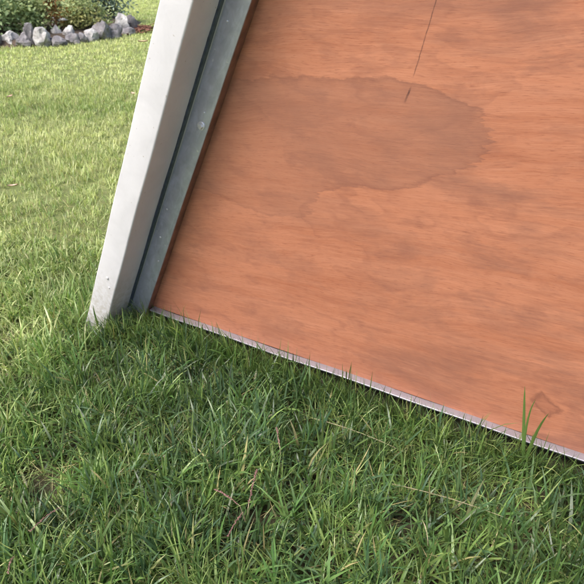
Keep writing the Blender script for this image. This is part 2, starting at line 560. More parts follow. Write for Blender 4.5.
def bolt_at(s, n, t, r=.0075, hgt=.005, name='bolt', sides=6, washer=True, frame=WS, tilt=.3, mat='bolt'):
    """hexagon head on a washer, or (sides large) a low dome"""
    vs, fs = [], []
    def ring(rad, dn, k, ph=0.0):
        i0 = len(vs)
        for i in range(k):
            a = 2 * math.pi * i / k + ph
            vs.append(frame(s + rad * math.cos(a), n - dn, t + rad * math.sin(a)))
        return list(range(i0, i0 + k))
    def band(a, b):
        k = len(a)
        for i in range(k): fs.append((a[i], a[(i + 1) % k], b[(i + 1) % k], b[i]))
    if washer:
        a = ring(r * 1.55, -.0005, 20); b = ring(r * 1.55, .0014, 20); c = ring(r * 1.45, .0018, 20)
        band(a, b); band(b, c); fs.append(tuple(c))
    z0 = .0016 if washer else -.0005
    a = ring(r, z0, sides, tilt); b = ring(r, hgt * .75, sides, tilt); c = ring(r * .86, hgt, sides, tilt)
    band(a, b); band(b, c)
    if not washer:
        d = ring(r * .5, hgt * 1.25, sides, tilt); band(c, d); c = d
    fs.append(tuple(c))
    return mesh_obj(name, vs, fs, M[mat], panel, panel_base)

def strip_t(y_px):  # distance along the post of a point on the flange at photograph row y
    pts = ((0, .955), (124, .64), (160, .555), (240, .285), (290, .075))
    for (a, ta), (b, tb) in zip(pts, pts[1:]):
        if a <= y_px <= b: return ta + (tb - ta) * (y_px - a) / (b - a)
    return .5
bolt_at(-.049, -.030, strip_t(124), .0064, .0062)
bolt_at(-.056, -.030, 1.12, .0085, .0065)
# small dried drips and spatter of zinc on the flange and the post side
for (s, y, r) in ((-.052, 111, .0022), (-.066, 30, .0022), (-.068, 215, .0026), (-.062, 243, .0030), (-.045, 262, .0028)):
    bolt_at(s, -.030, strip_t(y), r, .0012, 'zinc_drip', 8, False, mat='bolt')
bolt_at(-.125, -.125, .115, .0042, .0028, 'rivet', 12, False, mat='post')
bolt_at(-.112, -.125, .085, .0034, .0018, 'rivet', 12, False, mat='post')

# ------------------------------------------------------------------ grass
def panel_side(x, y):
    """signed distance of a ground point from the panel plane (positive behind) and position along it"""
    d = np.stack([x - O_.x, y - O_.y], -1)
    return d @ np.array([N_.x, N_.y]), d @ np.array([U_.x, U_.y])

def vnoise(x, y, sc, seed):
    """cheap smooth value noise on arrays, 0..1"""
    r = np.random.default_rng(seed); T = r.random((64, 64))
    X, Y = x * sc, y * sc
    i, j = np.floor(X).astype(int), np.floor(Y).astype(int)
    fx, fy = X - i, Y - j
    fx = fx * fx * (3 - 2 * fx); fy = fy * fy * (3 - 2 * fy)
    a = T[i % 64, j % 64]; b = T[(i + 1) % 64, j % 64]; c = T[i % 64, (j + 1) % 64]; d = T[(i + 1) % 64, (j + 1) % 64]
    return (a * (1 - fx) + b * fx) * (1 - fy) + (c * (1 - fx) + d * fx) * fy

def blades_mesh(name, root, az, L, w, lean, curl, tint, levels, twist=None, z0=-.004):
    # leaves that would grow through the sheet lean away from it instead
    pn, pu = panel_side(root[:, 0], root[:, 1])
    ext = L * np.sin(np.clip(lean + curl * .6, 0, 1.57))
    toward = np.cos(az) * N_.x + np.sin(az) * N_.y
    along_ = (pu > -.1) & (pu < BASE_W + .1)
    cross = along_ & (((pn < 0) & (pn + .026 + ext * toward > -.004)) | ((pn > 0) & (pn + ext * toward < .03)))
    refl = 2 * math.atan2(N_.y, N_.x) + math.pi - az
    az = np.where(cross, refl, az)
    lean = np.where(cross, np.abs(lean) * .6, lean)
    """build all blades as one mesh. lean: angle from upright at the root; curl: extra angle gained to the tip"""
    n = len(L)
    K = levels
    pos = np.empty((n, K + 1, 3)); pos[:, 0, :2] = root; pos[:, 0, 2] = z0
    dx, dy = np.cos(az), np.sin(az)
    seg = L / K
    for k in range(1, K + 1):
        th = lean + curl * ((k - .5) / K) ** 1.3
        st, ct = np.sin(th), np.cos(th)
        pos[:, k, 0] = pos[:, k - 1, 0] + seg * st * dx
        pos[:, k, 1] = pos[:, k - 1, 1] + seg * st * dy
        pos[:, k, 2] = np.maximum(pos[:, k - 1, 2] + seg * ct, .003)
    tw = twist if twist is not None else np.zeros(n)
    verts = np.empty((n, 2 * K + 1, 3))
    along = np.empty((n, 2 * K + 1), np.float32)
    for k in range(K):
        f = k / K
        ww = w * .5 * (1 - .15 * abs(f - .35)) * (1 - f ** 2.2) ** .6
        a = az + math.pi / 2 + tw * f
        verts[:, 2 * k] = pos[:, k]; verts[:, 2 * k + 1] = pos[:, k]
        off = np.stack([np.cos(a) * ww, np.sin(a) * ww, .25 * ww * np.sin(tw * 3)], -1)
        verts[:, 2 * k] -= off; verts[:, 2 * k + 1] += off
        along[:, 2 * k] = along[:, 2 * k + 1] = f
    verts[:, 2 * K] = pos[:, K]; along[:, 2 * K] = 1
    base = (np.arange(n) * (2 * K + 1))[:, None]
    tri = []
    for k in range(K - 1):
        a = 2 * k
        tri += [[a, a + 1, a + 3], [a, a + 3, a + 2]]
    a = 2 * (K - 1); tri.append([a, a + 1, a + 2])
    tri = np.array(tri)
    idx = (base[:, :, None] + tri.reshape(1, 1, -1)).reshape(-1)
    nv = n * (2 * K + 1); nf = len(idx) // 3
    me = bpy.data.meshes.new(name)
    me.vertices.add(nv); me.vertices.foreach_set('co', verts.reshape(-1).astype(np.float32))
    me.loops.add(len(idx)); me.loops.foreach_set('vertex_index', idx.astype(np.int32))
    me.polygons.add(nf); me.polygons.foreach_set('loop_start', np.arange(0, len(idx), 3, dtype=np.int32))
    me.polygons.foreach_set('use_smooth', np.ones(nf, bool))
    me.update(calc_edges=True)
    at = me.attributes.new('tint', 'FLOAT_COLOR', 'POINT')
    cc = np.ones((n, 2 * K + 1, 4), np.float32); cc[:, :, :3] = tint[:, None, :]
    at.data.foreach_set('color', cc.reshape(-1))
    at2 = me.attributes.new('along', 'FLOAT', 'POINT'); at2.data.foreach_set('value', along.reshape(-1))
    me.materials.append(M['grass'])
    o = bpy.data.objects.new(name, me); col.objects.link(o)
    return o

POSTFOOT = WS(-.127, -.06, -.08)
def keep_clear(x, y):
    """no roots inside the post or under the sheet's rail"""
    n, u = panel_side(x, y)
    bad = (n > -.030) & (n < .06) & (u > -.05) & (u < BASE_W + .05)
    bad |= (np.abs(x - POSTFOOT.x) < .075) & (np.abs(y - POSTFOOT.y) < .085)
    return ~bad

def tufts(x0, x1, y0, y1, dens, per, spread):
    nt = int((x1 - x0) * (y1 - y0) * dens)
    tx, ty = rng.uniform(x0, x1, nt), rng.uniform(y0, y1, nt)
    return tx, ty, rng.poisson(per, nt).clip(1)

def near_grass():
    """the long, unmown grass at the foot of the panel"""
    tx, ty, cnt = tufts(-1.55, 1.75, .28, 2.05, 3100, 10, .01)
    dn, du = panel_side(tx, ty)
    m = (dn < .35) | (rng.random(len(tx)) < .35)
    tx, ty, cnt = tx[m], ty[m], cnt[m]
    thin = vnoise(tx, ty, 7, 3)
    far_ = np.clip((np.hypot(tx + .05, ty - .8) - .75) / .75, 0, 1)
    far_ = np.maximum(far_, np.clip((-tx - .42 - .25 * (1.5 - ty)) / .4, 0, 1))
    m = rng.random(len(tx)) < .42 + .85 * thin + far_
    tx, ty, cnt = tx[m], ty[m], cnt[m]
    nt = len(tx)
    t_L = np.exp(rng.normal(-.04, .30, nt)); t_h = rng.normal(0, .17, nt); t_val = rng.random(nt); t_az = rng.uniform(0, 2 * math.pi, nt)
    t_kind = (rng.random(nt) + .45 * (vnoise(tx, ty, 3.2, 12) - .5)) < .42   # broad-leaved, blue-green grass
    I = np.repeat(np.arange(nt), cnt); n = len(I)
    x = tx[I] + rng.normal(0, .011, n); y = ty[I] + rng.normal(0, .011, n)
    k = keep_clear(x, y); I, x, y = I[k], x[k], y[k]; n = len(I)
    # how unmown it is here: tall near panel and in the foreground, mown to the left and behind
    mown = np.clip((np.hypot(x + .05, y - .8) - .62) / .85, 0, 1)
    mown = np.maximum(mown, np.clip((-x - .36 - .25 * (1.5 - y)) / .5, 0, 1))
    broad = t_kind[I]
    L = rng.gamma(9, 1 / 9., n) * np.where(broad, .070, .052)
    dnb, dub = panel_side(x, y)
    at_post = np.hypot(x - POSTFOOT.x - .01, y - POSTFOOT.y + .02) < .19
    at_rail = (dnb > -.15) & (dnb < 0)
    L *= t_L[I] * (.72 + .56 * vnoise(x, y, 11, 61)) * (1 - .50 * mown) * np.where(at_post, 1.35, 1) * np.where(at_rail, 1.40, 1)
    L = np.minimum(L, .100 + .02 * rng.random(n))
    wd = np.where(broad, rng.normal(.0047, .0011, n), rng.normal(.0025, .0006, n)).clip(.0012, .0076)
    az = np.where(rng.random(n) < .72, rng.uniform(0, 2 * math.pi, n), t_az[I] + rng.normal(0, .5, n))
    lean = np.abs(rng.normal(.52, .42, n)).clip(0, 1.4)
    curl = rng.normal(.55, .55, n).clip(-.3, 2.0)
    hue = np.where(broad, .20, .46) + t_h[I] + rng.normal(0, .09, n) + .30 * (vnoise(x, y, 2.3, 5) - .5)
    hue = hue * (1 - mown) + mown * (.84 + t_h[I] + rng.normal(0, .10, n) + .2 * (vnoise(x, y, 2.3, 5) - .5))
    dry = np.where(rng.random(n) < .025, rng.uniform(.4, .8, n), rng.uniform(0, .10, n))
    val = (t_val[I] * .5 + rng.random(n) * .5 + .9 * (vnoise(x, y, 13, 62) - .5) * (1 - .7 * mown)).clip(0, 1.2)
    # a fringe the mower cannot reach, close along the ledge
    e = 9500
    eu = rng.uniform(-.02, BASE_W, e); en = -.032 - np.abs(rng.normal(0, .035, e))
    ek = rng.random(e) < .35 + .9 * vnoise(eu, en * 0, 9, 44)
    eu, en = eu[ek], en[ek]; e = len(eu)
    x = np.r_[x, O_.x + eu * U_.x + en * N_.x]; y = np.r_[y, O_.y + eu * U_.y + en * N_.y]
    L = np.r_[L, rng.gamma(8, 1 / 8., e) * .066]; wd = np.r_[wd, rng.normal(.0027, .0007, e).clip(.0012, .005)]
    az = np.r_[az, rng.uniform(0, 2 * math.pi, e)]
    lean = np.r_[lean, np.abs(rng.normal(.15, .25, e))]; curl = np.r_[curl, rng.normal(.45, .4, e)]
    hue = np.r_[hue, .36 + rng.normal(0, .15, e)]; dry = np.r_[dry, rng.uniform(0, .15, e)]; val = np.r_[val, rng.random(e)]
    n = len(x)
    tint = np.stack([hue.clip(0, 1), dry, val], -1)
    return blades_mesh('grass_near', np.stack([x, y], -1), az, L, wd, lean, curl, tint, 4, rng.normal(0, .7, n))

def mid_grass():
    tx, ty, cnt = tufts(-4.2, 1.9, 2.05, 5.0, 980, 10, .01)
    tx2, ty2, c2 = tufts(-2.6, -1.55, .6, 2.05, 900, 9, .01)
    tx, ty, cnt = np.r_[tx, tx2], np.r_[ty, ty2], np.r_[cnt, c2]
    m = (tx < -.30 * ty + 1.0) | (rng.random(len(tx)) < .35)
    tx, ty, cnt = tx[m], ty[m], cnt[m]
    nt = len(tx)
    t_h = rng.normal(0, .15, nt); t_val = rng.random(nt)
    I = np.repeat(np.arange(nt), cnt); n = len(I)
    x = tx[I] + rng.normal(0, .016, n); y = ty[I] + rng.normal(0, .016, n)
    k = keep_clear(x, y); I, x, y = I[k], x[k], y[k]; n = len(I)
    patch = vnoise(x, y, 1.7, 21); patch2 = vnoise(x, y, 5, 22)
    L = rng.gamma(9, 1 / 9., n) * .032 * (.75 + .5 * patch2)
    wd = rng.normal(.0029, .0006, n).clip(.0013, .005)
    az = rng.uniform(0, 2 * math.pi, n)
    lean = np.abs(rng.normal(.45, .38, n)).clip(0, 1.35)
    curl = rng.normal(.5, .5, n).clip(-.3, 2.0)
    hue = .88 + t_h[I] + rng.normal(0, .10, n) + .40 * (patch - .5)
    dry = np.where(rng.random(n) < .05 + .08 * (patch2 > .6), rng.uniform(.3, .8, n), rng.uniform(0, .2, n))
    tint = np.stack([hue.clip(0, 1), dry, t_val[I] * .6 + rng.random(n) * .6], -1)
    return blades_mesh('grass_mid', np.stack([x, y], -1), az, L, wd, lean, curl, tint, 3)

def far_grass():
    tx, ty, cnt = tufts(-9, 2.5, 5.0, 17, 400, 7, .02)
    m = (tx < -.22 * ty + 1.2)
    tx, ty, cnt = tx[m], ty[m], cnt[m]
    nt = len(tx)
    t_h = rng.normal(0, .14, nt); t_val = rng.random(nt)
    I = np.repeat(np.arange(nt), cnt); n = len(I)
    x = tx[I] + rng.normal(0, .03, n); y = ty[I] + rng.normal(0, .03, n)
    patch = vnoise(x, y, .9, 31); patch2 = vnoise(x, y, 3, 32)
    L = rng.gamma(9, 1 / 9., n) * .027 * (.75 + .5 * patch2)
    wd = rng.normal(.0052, .001, n).clip(.002, .009)
    az = rng.uniform(0, 2 * math.pi, n)
    lean = np.abs(rng.normal(.5, .4, n)).clip(0, 1.35)
    curl = rng.normal(.5, .5, n).clip(-.3, 2.0)
    hue = .95 + t_h[I] + rng.normal(0, .10, n) + .35 * (patch - .5)
    dry = np.where(rng.random(n) < .07, rng.uniform(.3, .8, n), rng.uniform(0, .15, n))
    k = ~in_bed(x, y)
    tint = np.stack([hue.clip(0, 1), dry, t_val[I] * .6 + .2 + rng.random(n) * .6], -1)[k]
    return blades_mesh('grass_far', np.stack([x, y], -1)[k], az[k], L[k], wd[k], lean[k], curl[k], tint, 2)

# outline of the flower bed on the ground, front edge taken from the row of stones
BED_FRONT = [(-60, 50), (-30, 49), (0, 47), (30, 46.5), (60, 44.5), (90, 40), (112, 36), (131, 32)]
bed_front = [ground_at(x, y) for x, y in BED_FRONT]
bed_poly = [(p.x, p.y) for p in bed_front] + [(-2.15, 9.3), (-2.9, 10.1), (-4.2, 10.2), (-6.3, 9.2), (-5.8, 7.2)]
def in_bed(x, y):
    ins = np.zeros(len(x), bool); n = len(bed_poly)
    for i in range(n):
        (x1, y1), (x2, y2) = bed_poly[i], bed_poly[(i + 1) % n]
        c = ((y1 > y) != (y2 > y)) & (x < (x2 - x1) * (y - y1) / (y2 - y1 + 1e-12) + x1)
        ins ^= c
    return ins

def litter():
    """short dead stems and clippings lying in the sward"""
    n = 3600
    x = rng.uniform(-1.5, 1.5, n); y = rng.uniform(.3, 2.4, n)
    k = keep_clear(x, y); x, y = x[k], y[k]; n = len(x)
    az = rng.uniform(0, 2 * math.pi, n); L = rng.uniform(.02, .07, n); w = rng.uniform(.001, .0024, n)
    tint = np.stack([rng.uniform(.4, .9, n), rng.uniform(.7, 1, n), rng.random(n)], -1)
    return blades_mesh('dead_grass', np.stack([x, y], -1), az, L, w, rng.uniform(1.0, 1.5, n), rng.uniform(-.2, .3, n), tint, 3, None, .008)

tag(near_grass(), 'long unmown green grass at the foot of the panel', 'grass', None, 'stuff')
tag(mid_grass(), 'short mown yellowish lawn beside and beyond the post', 'grass', None, 'stuff')
tag(far_grass(), 'pale distant lawn around the flower bed', 'grass', None, 'stuff')
tag(litter(), 'dead straw and clippings lying in the long grass', 'dry grass', None, 'stuff')

# ------------------------------------------------------------------ single blades and seed heads that can be picked out
def ribbon(name, pts, width, mat_name, parent, base, fold=.25):
    """a grass leaf as a folded ribbon through 3-D points, tapering to its tip"""
    vs, fs = [], []
    n = len(pts)
    camdir = Vector((0, -1, .25)).normalized()
    for i, p in enumerate(pts):
        f = i / (n - 1)
        d = (Vector(pts[min(i + 1, n - 1)]) - Vector(pts[max(i - 1, 0)])).normalized()
        side = d.cross(camdir).normalized()
        nn = side.cross(d).normalized()
        w = width * .5 * (1 - f ** 2.4) ** .7 * (.6 + .4 * min(1, f * 5)) + .0002
        vs += [Vector(p) - side * w, Vector(p) + nn * w * fold, Vector(p) + side * w]
        if i:
            a = 3 * (i - 1); b = 3 * i
            fs += [(a, a + 1, b + 1, b), (a + 1, a + 2, b + 2, b + 1)]
    o = mesh_obj(name, vs, fs, M[mat_name], parent, base, True)
    at = o.data.attributes.new('tint', 'FLOAT_COLOR', 'POINT')
    for i, d in enumerate(at.data): d.color = (.42, .02, .55, 1)
    at = o.data.attributes.new('along', 'FLOAT', 'POINT')
    for i, d in enumerate(at.data): d.value = .3 + .7 * (i // 3) / (n - 1)
    return o

def bez(p0, p1, p2, n=10):
    p0, p1, p2 = Vector(p0), Vector(p1), Vector(p2)
    return [p0 * (1 - t) ** 2 + p1 * 2 * t * (1 - t) + p2 * t * t for t in [i / (n - 1) for i in range(n)]]

def sprout():
    """tall three-leaved shoot standing up in front of the plywood"""
    foot = W(1.072, -.068, -.049); foot.z = 0
    e = empty('grass_shoot', foot)
    tag(e, 'tall three-leaved grass shoot standing in front of the plywood near the right edge', 'grass shoot')
    q = lambda u, v, n=-.06: W(u, n, v)
    ribbon('leaf', bez(foot, q(1.046, .09), q(1.031, .179)), .0072, 'grass', e, foot)
    ribbon('leaf', bez(foot, q(1.044, .10), q(1.057, .150, -.055), 9), .0050, 'grass', e, foot)
    ribbon('leaf', bez(foot, q(1.068, .065, -.062), q(1.087, .138, -.07)), .0082, 'grass', e, foot)
sprout()

def seed_head(px, py, qx, qy, label, z0=.060, z1=.076, n=24):
    """a thin stalk whose upper half is a spike of small purple spikelets; from pixel p (tip) to q (foot)"""
    a, b = ground_at(px, py, z1), ground_at(qx, qy, z0)
    foot = Vector((b.x, b.y, 0)) + (b - a).normalized() * .015; foot.z = 0
    e = empty('seed_head', foot)
    tag(e, label, 'seed head', 'purple seed heads in the long grass')
    ax = (a - b)
    pts = [foot, b] + [b + ax * t + Vector((0, 0, .006 * math.sin(3 * t))) for t in (.3, .6, 1)]
    vs, fs = [], []
    for i, p in enumerate(pts):
        for k in range(4):
            an = math.pi / 2 * k
            vs.append(Vector(p) + Vector((math.cos(an), math.sin(an), math.sin(an + 1) * .5)) * .0007)
        if i:
            for k in range(4): fs.append((4 * i - 4 + k, 4 * i - 4 + (k + 1) % 4, 4 * i + (k + 1) % 4, 4 * i + k))
    mesh_obj('stalk', vs, fs, M['straw'], e, foot)
    vs, fs = [], []
    for i in range(n):
        t = .08 + .92 * i / n
        c = b + ax * t + Vector((0, 0, .006 * math.sin(3 * t)))
        for k in range(2):
            d = (ax.normalized() + Vector((random.uniform(-1, 1), random.uniform(-1, 1), random.uniform(-.6, 1))) * .6).normalized()
            s = d.cross(Vector((0, 0, 1))).normalized(); u = s.cross(d)
            l, w = random.uniform(.003, .006), random.uniform(.0010, .0017)
            i0 = len(vs)
            vs += [c, c + d * l * .45 + s * w, c + d * l * .45 - s * w, c + d * l * .45 + u * w, c + d * l]
            fs += [(i0, i0 + 1, i0 + 3), (i0, i0 + 3, i0 + 2), (i0, i0 + 2, i0 + 1), (i0 + 4, i0 + 3, i0 + 1), (i0 + 4, i0 + 2, i0 + 3), (i0 + 4, i0 + 1, i0 + 2)]
    mesh_obj('spikelets', vs, fs, M['seed'], e, foot)
seed_head(257, 470, 248, 508, 'upright purple seed head in the middle of the foreground grass')
seed_head(228, 537, 243, 512, 'purple seed head pointing down left below the upright one')
seed_head(215, 490, 240, 506, 'short purple seed head lying to the left of the upright one')
seed_head(30, 532, 62, 506, 'reddish seed head lying in the grass in the lower left', n=20)
seed_head(276, 428, 280, 448, 'small purple seed head standing below the middle of the ledge', n=14)
seed_head(8, 574, 14, 556, 'brown seed head in the bottom left corner of the grass', n=14)

def straw(px, py, qx, qy, label, z=.046, w=.0007):
    a, b = ground_at(px, py, z), ground_at(qx, qy, z * .8)
    m = (a + b) / 2 + Vector((.004, .004, .012))
    o = ribbon('straw', bez(a, m, b, 8), w * 2, 'straw', None, None)
    tag(o, label, 'straw', 'long pale straws lying on the grass')
straw(312, 418, 404, 452, 'thin pale straw lying slanting below the middle of the ledge')
straw(392, 484, 516, 522, 'longest thin pale straw lying in the right foreground grass')
straw(172, 535, 168, 478, 'pale straw standing in the left foreground grass')
straw(422, 520, 428, 546, 'short pale straw in the right foreground pointing down')

def dead_leaf(px, py, size, label, rz):
    p = ground_at(px, py, .03)
    vs = []; fs = []
    n = 6
    for i in range(n + 1):
        f = i / n; w = math.sin(math.pi * min(1, f * .96 + .04)) * .38
        for j in (-1, 0, 1):
            vs.append(Vector(((f - .5) * size, j * w * size * .5, (.12 * abs(j) + .25 * (f - .5) ** 2) * size)))
        if i:
            for j in range(2): a = 3 * (i - 1) + j; fs.append((a, a + 1, a + 4, a + 3))
    Mx = Matrix.Rotation(rz, 3, 'Z')
    vs = [Mx @ v for v in vs]
    o = mesh_obj('dead_leaf', vs, fs, M['deadleaf'], None, None, True)
    o.location = p
    tag(o, label, 'leaf', 'dead leaves on the lawn')
dead_leaf(13, 186, .045, 'pale dead leaf lying on the lawn at the left edge', .4)
dead_leaf(10, 97, .07, 'small pale dead leaf on the lawn below the stones', 1.4)
dead_leaf(143, 42, .11, 'reddish dead leaf on the lawn beside the far post top', .2)
dead_leaf(133, 94, .06, 'small whitish leaf on the lawn close to the upper post', 2.2)

# ------------------------------------------------------------------ flower bed: soil, stones, plants
def build_bed():
    pts = [Vector((x, y, 0)) for x, y in bed_poly]
    c = sum(pts, Vector()) / len(pts)
    vs = [p + Vector((0, 0, -.03)) for p in pts] + [c + (p - c) * .9 + Vector((0, 0, .05)) for p in pts] + [c + (p - c) * .45 + Vector((0, 0, .10)) for p in pts] + [c + Vector((0, 0, .11))]
    n = len(pts); fs = []
    for k in range(2):
        for i in range(n):
            j = (i + 1) % n
            fs.append((k * n + i, k * n + j, (k + 1) * n + j, (k + 1) * n + i))
    for i in range(n): fs.append((2 * n + i, 2 * n + (i + 1) % n, 3 * n))
    o = mesh_obj('flower_bed_soil', vs, fs, M['soil'], None, None, True)
    tag(o, 'dark soil of the raised flower bed', None, None, 'structure')
build_bed()

S_WHITE = mat_stone('pale_stone', (.40, .39, .38), (.66, .65, .64), (.17, .16, .165))
S_GREY = mat_stone('grey_stone', (.19, .18, .19), (.36, .345, .35), (.08, .075, .08))
S_DARK = mat_stone('dark_stone', (.13, .125, .14), (.25, .24, .26), (.06, .055, .06))

def stone(px, base_y, w_px, h_px, mat, label, seed, dy=0.0):
    p = ground_at(px, base_y)
    p.y += dy; p.x *= (p.y / (p.y - dy))
    dist = p.y * math.cos(R(PITCH)) + CAM_H * math.sin(R(PITCH))
    w = w_px * dist / 584 * 1.10; h = h_px * dist / 584 * 1.0
    bm = bmesh.new()
    bmesh.ops.create_icosphere(bm, subdivisions=3, radius=1)
    r = random.Random(seed)
    planes = []
    for k in range(10):
        d = Vector((r.gauss(0, 1), r.gauss(0, 1), r.gauss(0, .9))).normalized()
        planes.append((d, r.uniform(.52, .90)))
    for v in bm.verts:
        c = v.co.normalized()
        f = 1.0
        for d, q in planes:
            x = c.dot(d)
            if x > 1e-4: f = min(f, q / x)
        f += .20 * noise.noise(c * 2.1 + Vector((seed, 0, 0))) + .10 * noise.noise(c * 4.5 + Vector((0, seed, 0)))
        v.co = c * f
    a = r.uniform(0, 6.28)
    bmesh.ops.rotate(bm, verts=bm.verts, cent=(0, 0, 0), matrix=Matrix.Rotation(a, 3, 'Z'))
    zs = [v.co.z for v in bm.verts]; xs = [v.co.x for v in bm.verts]; ys = [v.co.y for v in bm.verts]
    zl, zh = min(zs), max(zs)
    for v in bm.verts:
        v.co.x *= w / (max(xs) - min(xs)); v.co.y *= w * .95 / (max(ys) - min(ys))
        v.co.z = (v.co.z - zl) / (zh - zl) * (h + .06) - .05
    me = bpy.data.meshes.new('stone'); bm.to_mesh(me); bm.free()
    for q in me.polygons: q.use_smooth = True
    me.set_sharp_from_angle(angle=R(28))
    me.materials.append(mat)
    o = bpy.data.objects.new('stone', me); col.objects.link(o)
    o.location = (p.x, p.y + w * .45, 0)
    tag(o, label, 'stone', 'stones edging the flower bed')
ST = [
    (6, 46, 18, 12, S_WHITE, 'low whitish stone at the left edge of the photo'),
    (-14, 48, 20, 14, S_GREY, 'grey edging stone cut off by the left edge of the photo'),
    (23, 47, 16, 12, S_GREY, 'low grey stone right of the whitish leftmost one'),
    (29, 46, 12, 20, S_GREY, 'tall pointed grey stone left of the round white one'),
    (41.5, 47, 17, 17, S_WHITE, 'round white stone, third from the left in the front row'),
    (57, 40, 13, 13, S_WHITE, 'pale wedge-shaped stone right of the round white one'),
    (58, 46.5, 14, 8, S_GREY, 'small low grey stone below the pale wedge-shaped one'),
    (68, 41, 11, 13, S_WHITE, 'pale pointed stone in the middle of the edging row'),
    (72, 44.5, 13, 9, S_GREY, 'small grey stone under the pale pointed one'),
    (81, 43.5, 12, 9, S_GREY, 'purplish grey low stone in the middle of the row'),
    (90, 42, 13, 11, S_WHITE, 'pinkish pale stone left of the big purplish one'),
    (101.5, 40, 18, 16, S_GREY, 'big purplish grey stone in the right half of the row'),
    (113, 38, 14, 12, S_GREY, 'grey stone leaning against the largest white one'),
    (121, 34, 15, 18, S_WHITE, 'largest white stone near the right end of the row'),
    (131, 32, 10, 15, S_GREY, 'narrow grey stone at the right end of the row'),
    (127, 35, 13, 6, S_GREY, 'flat grey stone in front of the largest white one'),
    (49, 45.5, 9, 7, S_DARK, 'small dark stone between the round white and the wedge-shaped ones'),
]
for i, (px, by, w, h, m, lab) in enumerate(ST): stone(px, by, w, h, m, lab, 11 + i * 7)
for i, (px, by, w, h, m, lab) in enumerate([
    (61, 33, 20, 15, S_DARK, 'dark rock standing inside the bed by the brown flower stalk'),
    (86, 32, 15, 10, S_DARK, 'mossy dark rock inside the bed behind the middle stones'),
    (76, 33, 10, 12, S_GREY, 'grey upright rock inside the bed behind the middle stones')]):
    stone(px, by, w, h, m, lab, 301 + i * 5)

def leaf_cloud(name, n, centre, rad, size, mat, parent, base, seed, flat=0.0, tmin=0, tmax=1, cl=24):
    """many small folded leaves gathered in clumps through a crown's volume"""
    r = np.random.default_rng(seed)
    cc = r.normal(0, 1, (cl, 3)); cc /= np.linalg.norm(cc, axis=1)[:, None]
    cc *= r.uniform(.35, .95, (cl, 1))
    ci = r.integers(0, cl, n)
    p = cc[ci] + r.normal(0, .20, (n, 3))
    p = p * np.array(rad) + np.array(centre)
    p[:, 2] = np.maximum(p[:, 2], .04 + .02 * r.random(n))
    d = r.normal(0, 1, (n, 3)); d[:, 2] = d[:, 2] * .6 + .15; d /= np.linalg.norm(d, axis=1)[:, None]
    up = np.tile([0, 0, 1.0], (n, 1)) + r.normal(0, .5, (n, 3))
    s = np.cross(d, up); s /= np.linalg.norm(s, axis=1)[:, None] + 1e-9
    nn = np.cross(s, d)
    l = size * r.uniform(.6, 1.3, n)[:, None]; w = l * .28
    v = np.stack([p, p + d * l * .45 + s * w + nn * w * .3, p + d * l, p + d * l * .45 - s * w + nn * w * .3], 1)
    idx = np.arange(n)[:, None] * 4
    f = np.concatenate([idx + [[0, 1, 2]], idx + [[0, 2, 3]]], 0)
    o_v = (v.reshape(-1, 3) - np.array(base)).astype(np.float32)
    me = bpy.data.meshes.new(name)
    me.vertices.add(len(o_v)); me.vertices.foreach_set('co', o_v.reshape(-1))
    me.loops.add(len(f) * 3); me.loops.foreach_set('vertex_index', f.reshape(-1).astype(np.int32))
    me.polygons.add(len(f)); me.polygons.foreach_set('loop_start', np.arange(0, len(f) * 3, 3, dtype=np.int32))
    me.update(calc_edges=True)
    ct = r.uniform(tmin, tmax, cl)
    tv = (ct[ci] * .6 + r.uniform(tmin, tmax, n) * .4)
    at = me.attributes.new('tint', 'FLOAT', 'POINT')
    at.data.foreach_set('value', np.repeat(tv, 4).astype(np.float32))
    me.materials.append(mat)
    o = bpy.data.objects.new(name, me); col.objects.link(o); o.parent = parent
    return o

def tube(name, paths, mat, parent, base):
    vs, fs = [], []
    for pts, r0, r1 in paths:
        i0 = len(vs); n = len(pts)
        for i, p in enumerate(pts):
            rr = r0 + (r1 - r0) * i / (n - 1)
            for k in range(5):
                a = 2 * math.pi * k / 5
                vs.append(Vector(p) + Vector((math.cos(a) * rr, math.sin(a) * rr, 0)))
            if i:
                for k in range(5):
                    a, b = i0 + 5 * (i - 1) + k, i0 + 5 * (i - 1) + (k + 1) % 5
                    fs.append((a, b, b + 5, a + 5))
        fs.append(tuple(range(len(vs) - 5, len(vs))))
    return mesh_obj(name, vs, fs, mat, parent, base, True)

def petals(name, c, r, mat, parent, base, n=9, layers=2):
    vs, fs = [], []
    c = Vector(c)
    for k in range(layers):
        for i in range(n):
            a = 2 * math.pi * (i + .5 * k) / n
            d = Vector((math.cos(a), math.sin(a) * .8, .25 + .55 * k)).normalized()
            s = Vector((-math.sin(a), math.cos(a), 0))
            rr = r * (1 - .2 * k); i0 = len(vs)
            vs += [c, c + d * rr * .55 + s * rr * .3, c + d * rr + Vector((0, 0, -.1 * rr)), c + d * rr * .55 - s * rr * .3]
            fs += [(i0, i0 + 1, i0 + 2), (i0, i0 + 2, i0 + 3)]
    return mesh_obj(name, vs, fs, mat, parent, base)

L_DARK = mat_leaf('leaf_dark', (.13, .21, .09), (.40, .52, .26))
L_MID = mat_leaf('leaf_mid', (.19, .27, .09), (.50, .56, .26))
L_YEL = mat_leaf('leaf_yellow', (.26, .28, .09), (.56, .54, .22))
L_BLUE = mat_leaf('leaf_blue', (.14, .22, .17), (.38, .48, .38))
L_RUST = mat_leaf('leaf_rust', (.22, .11, .04), (.50, .30, .10))

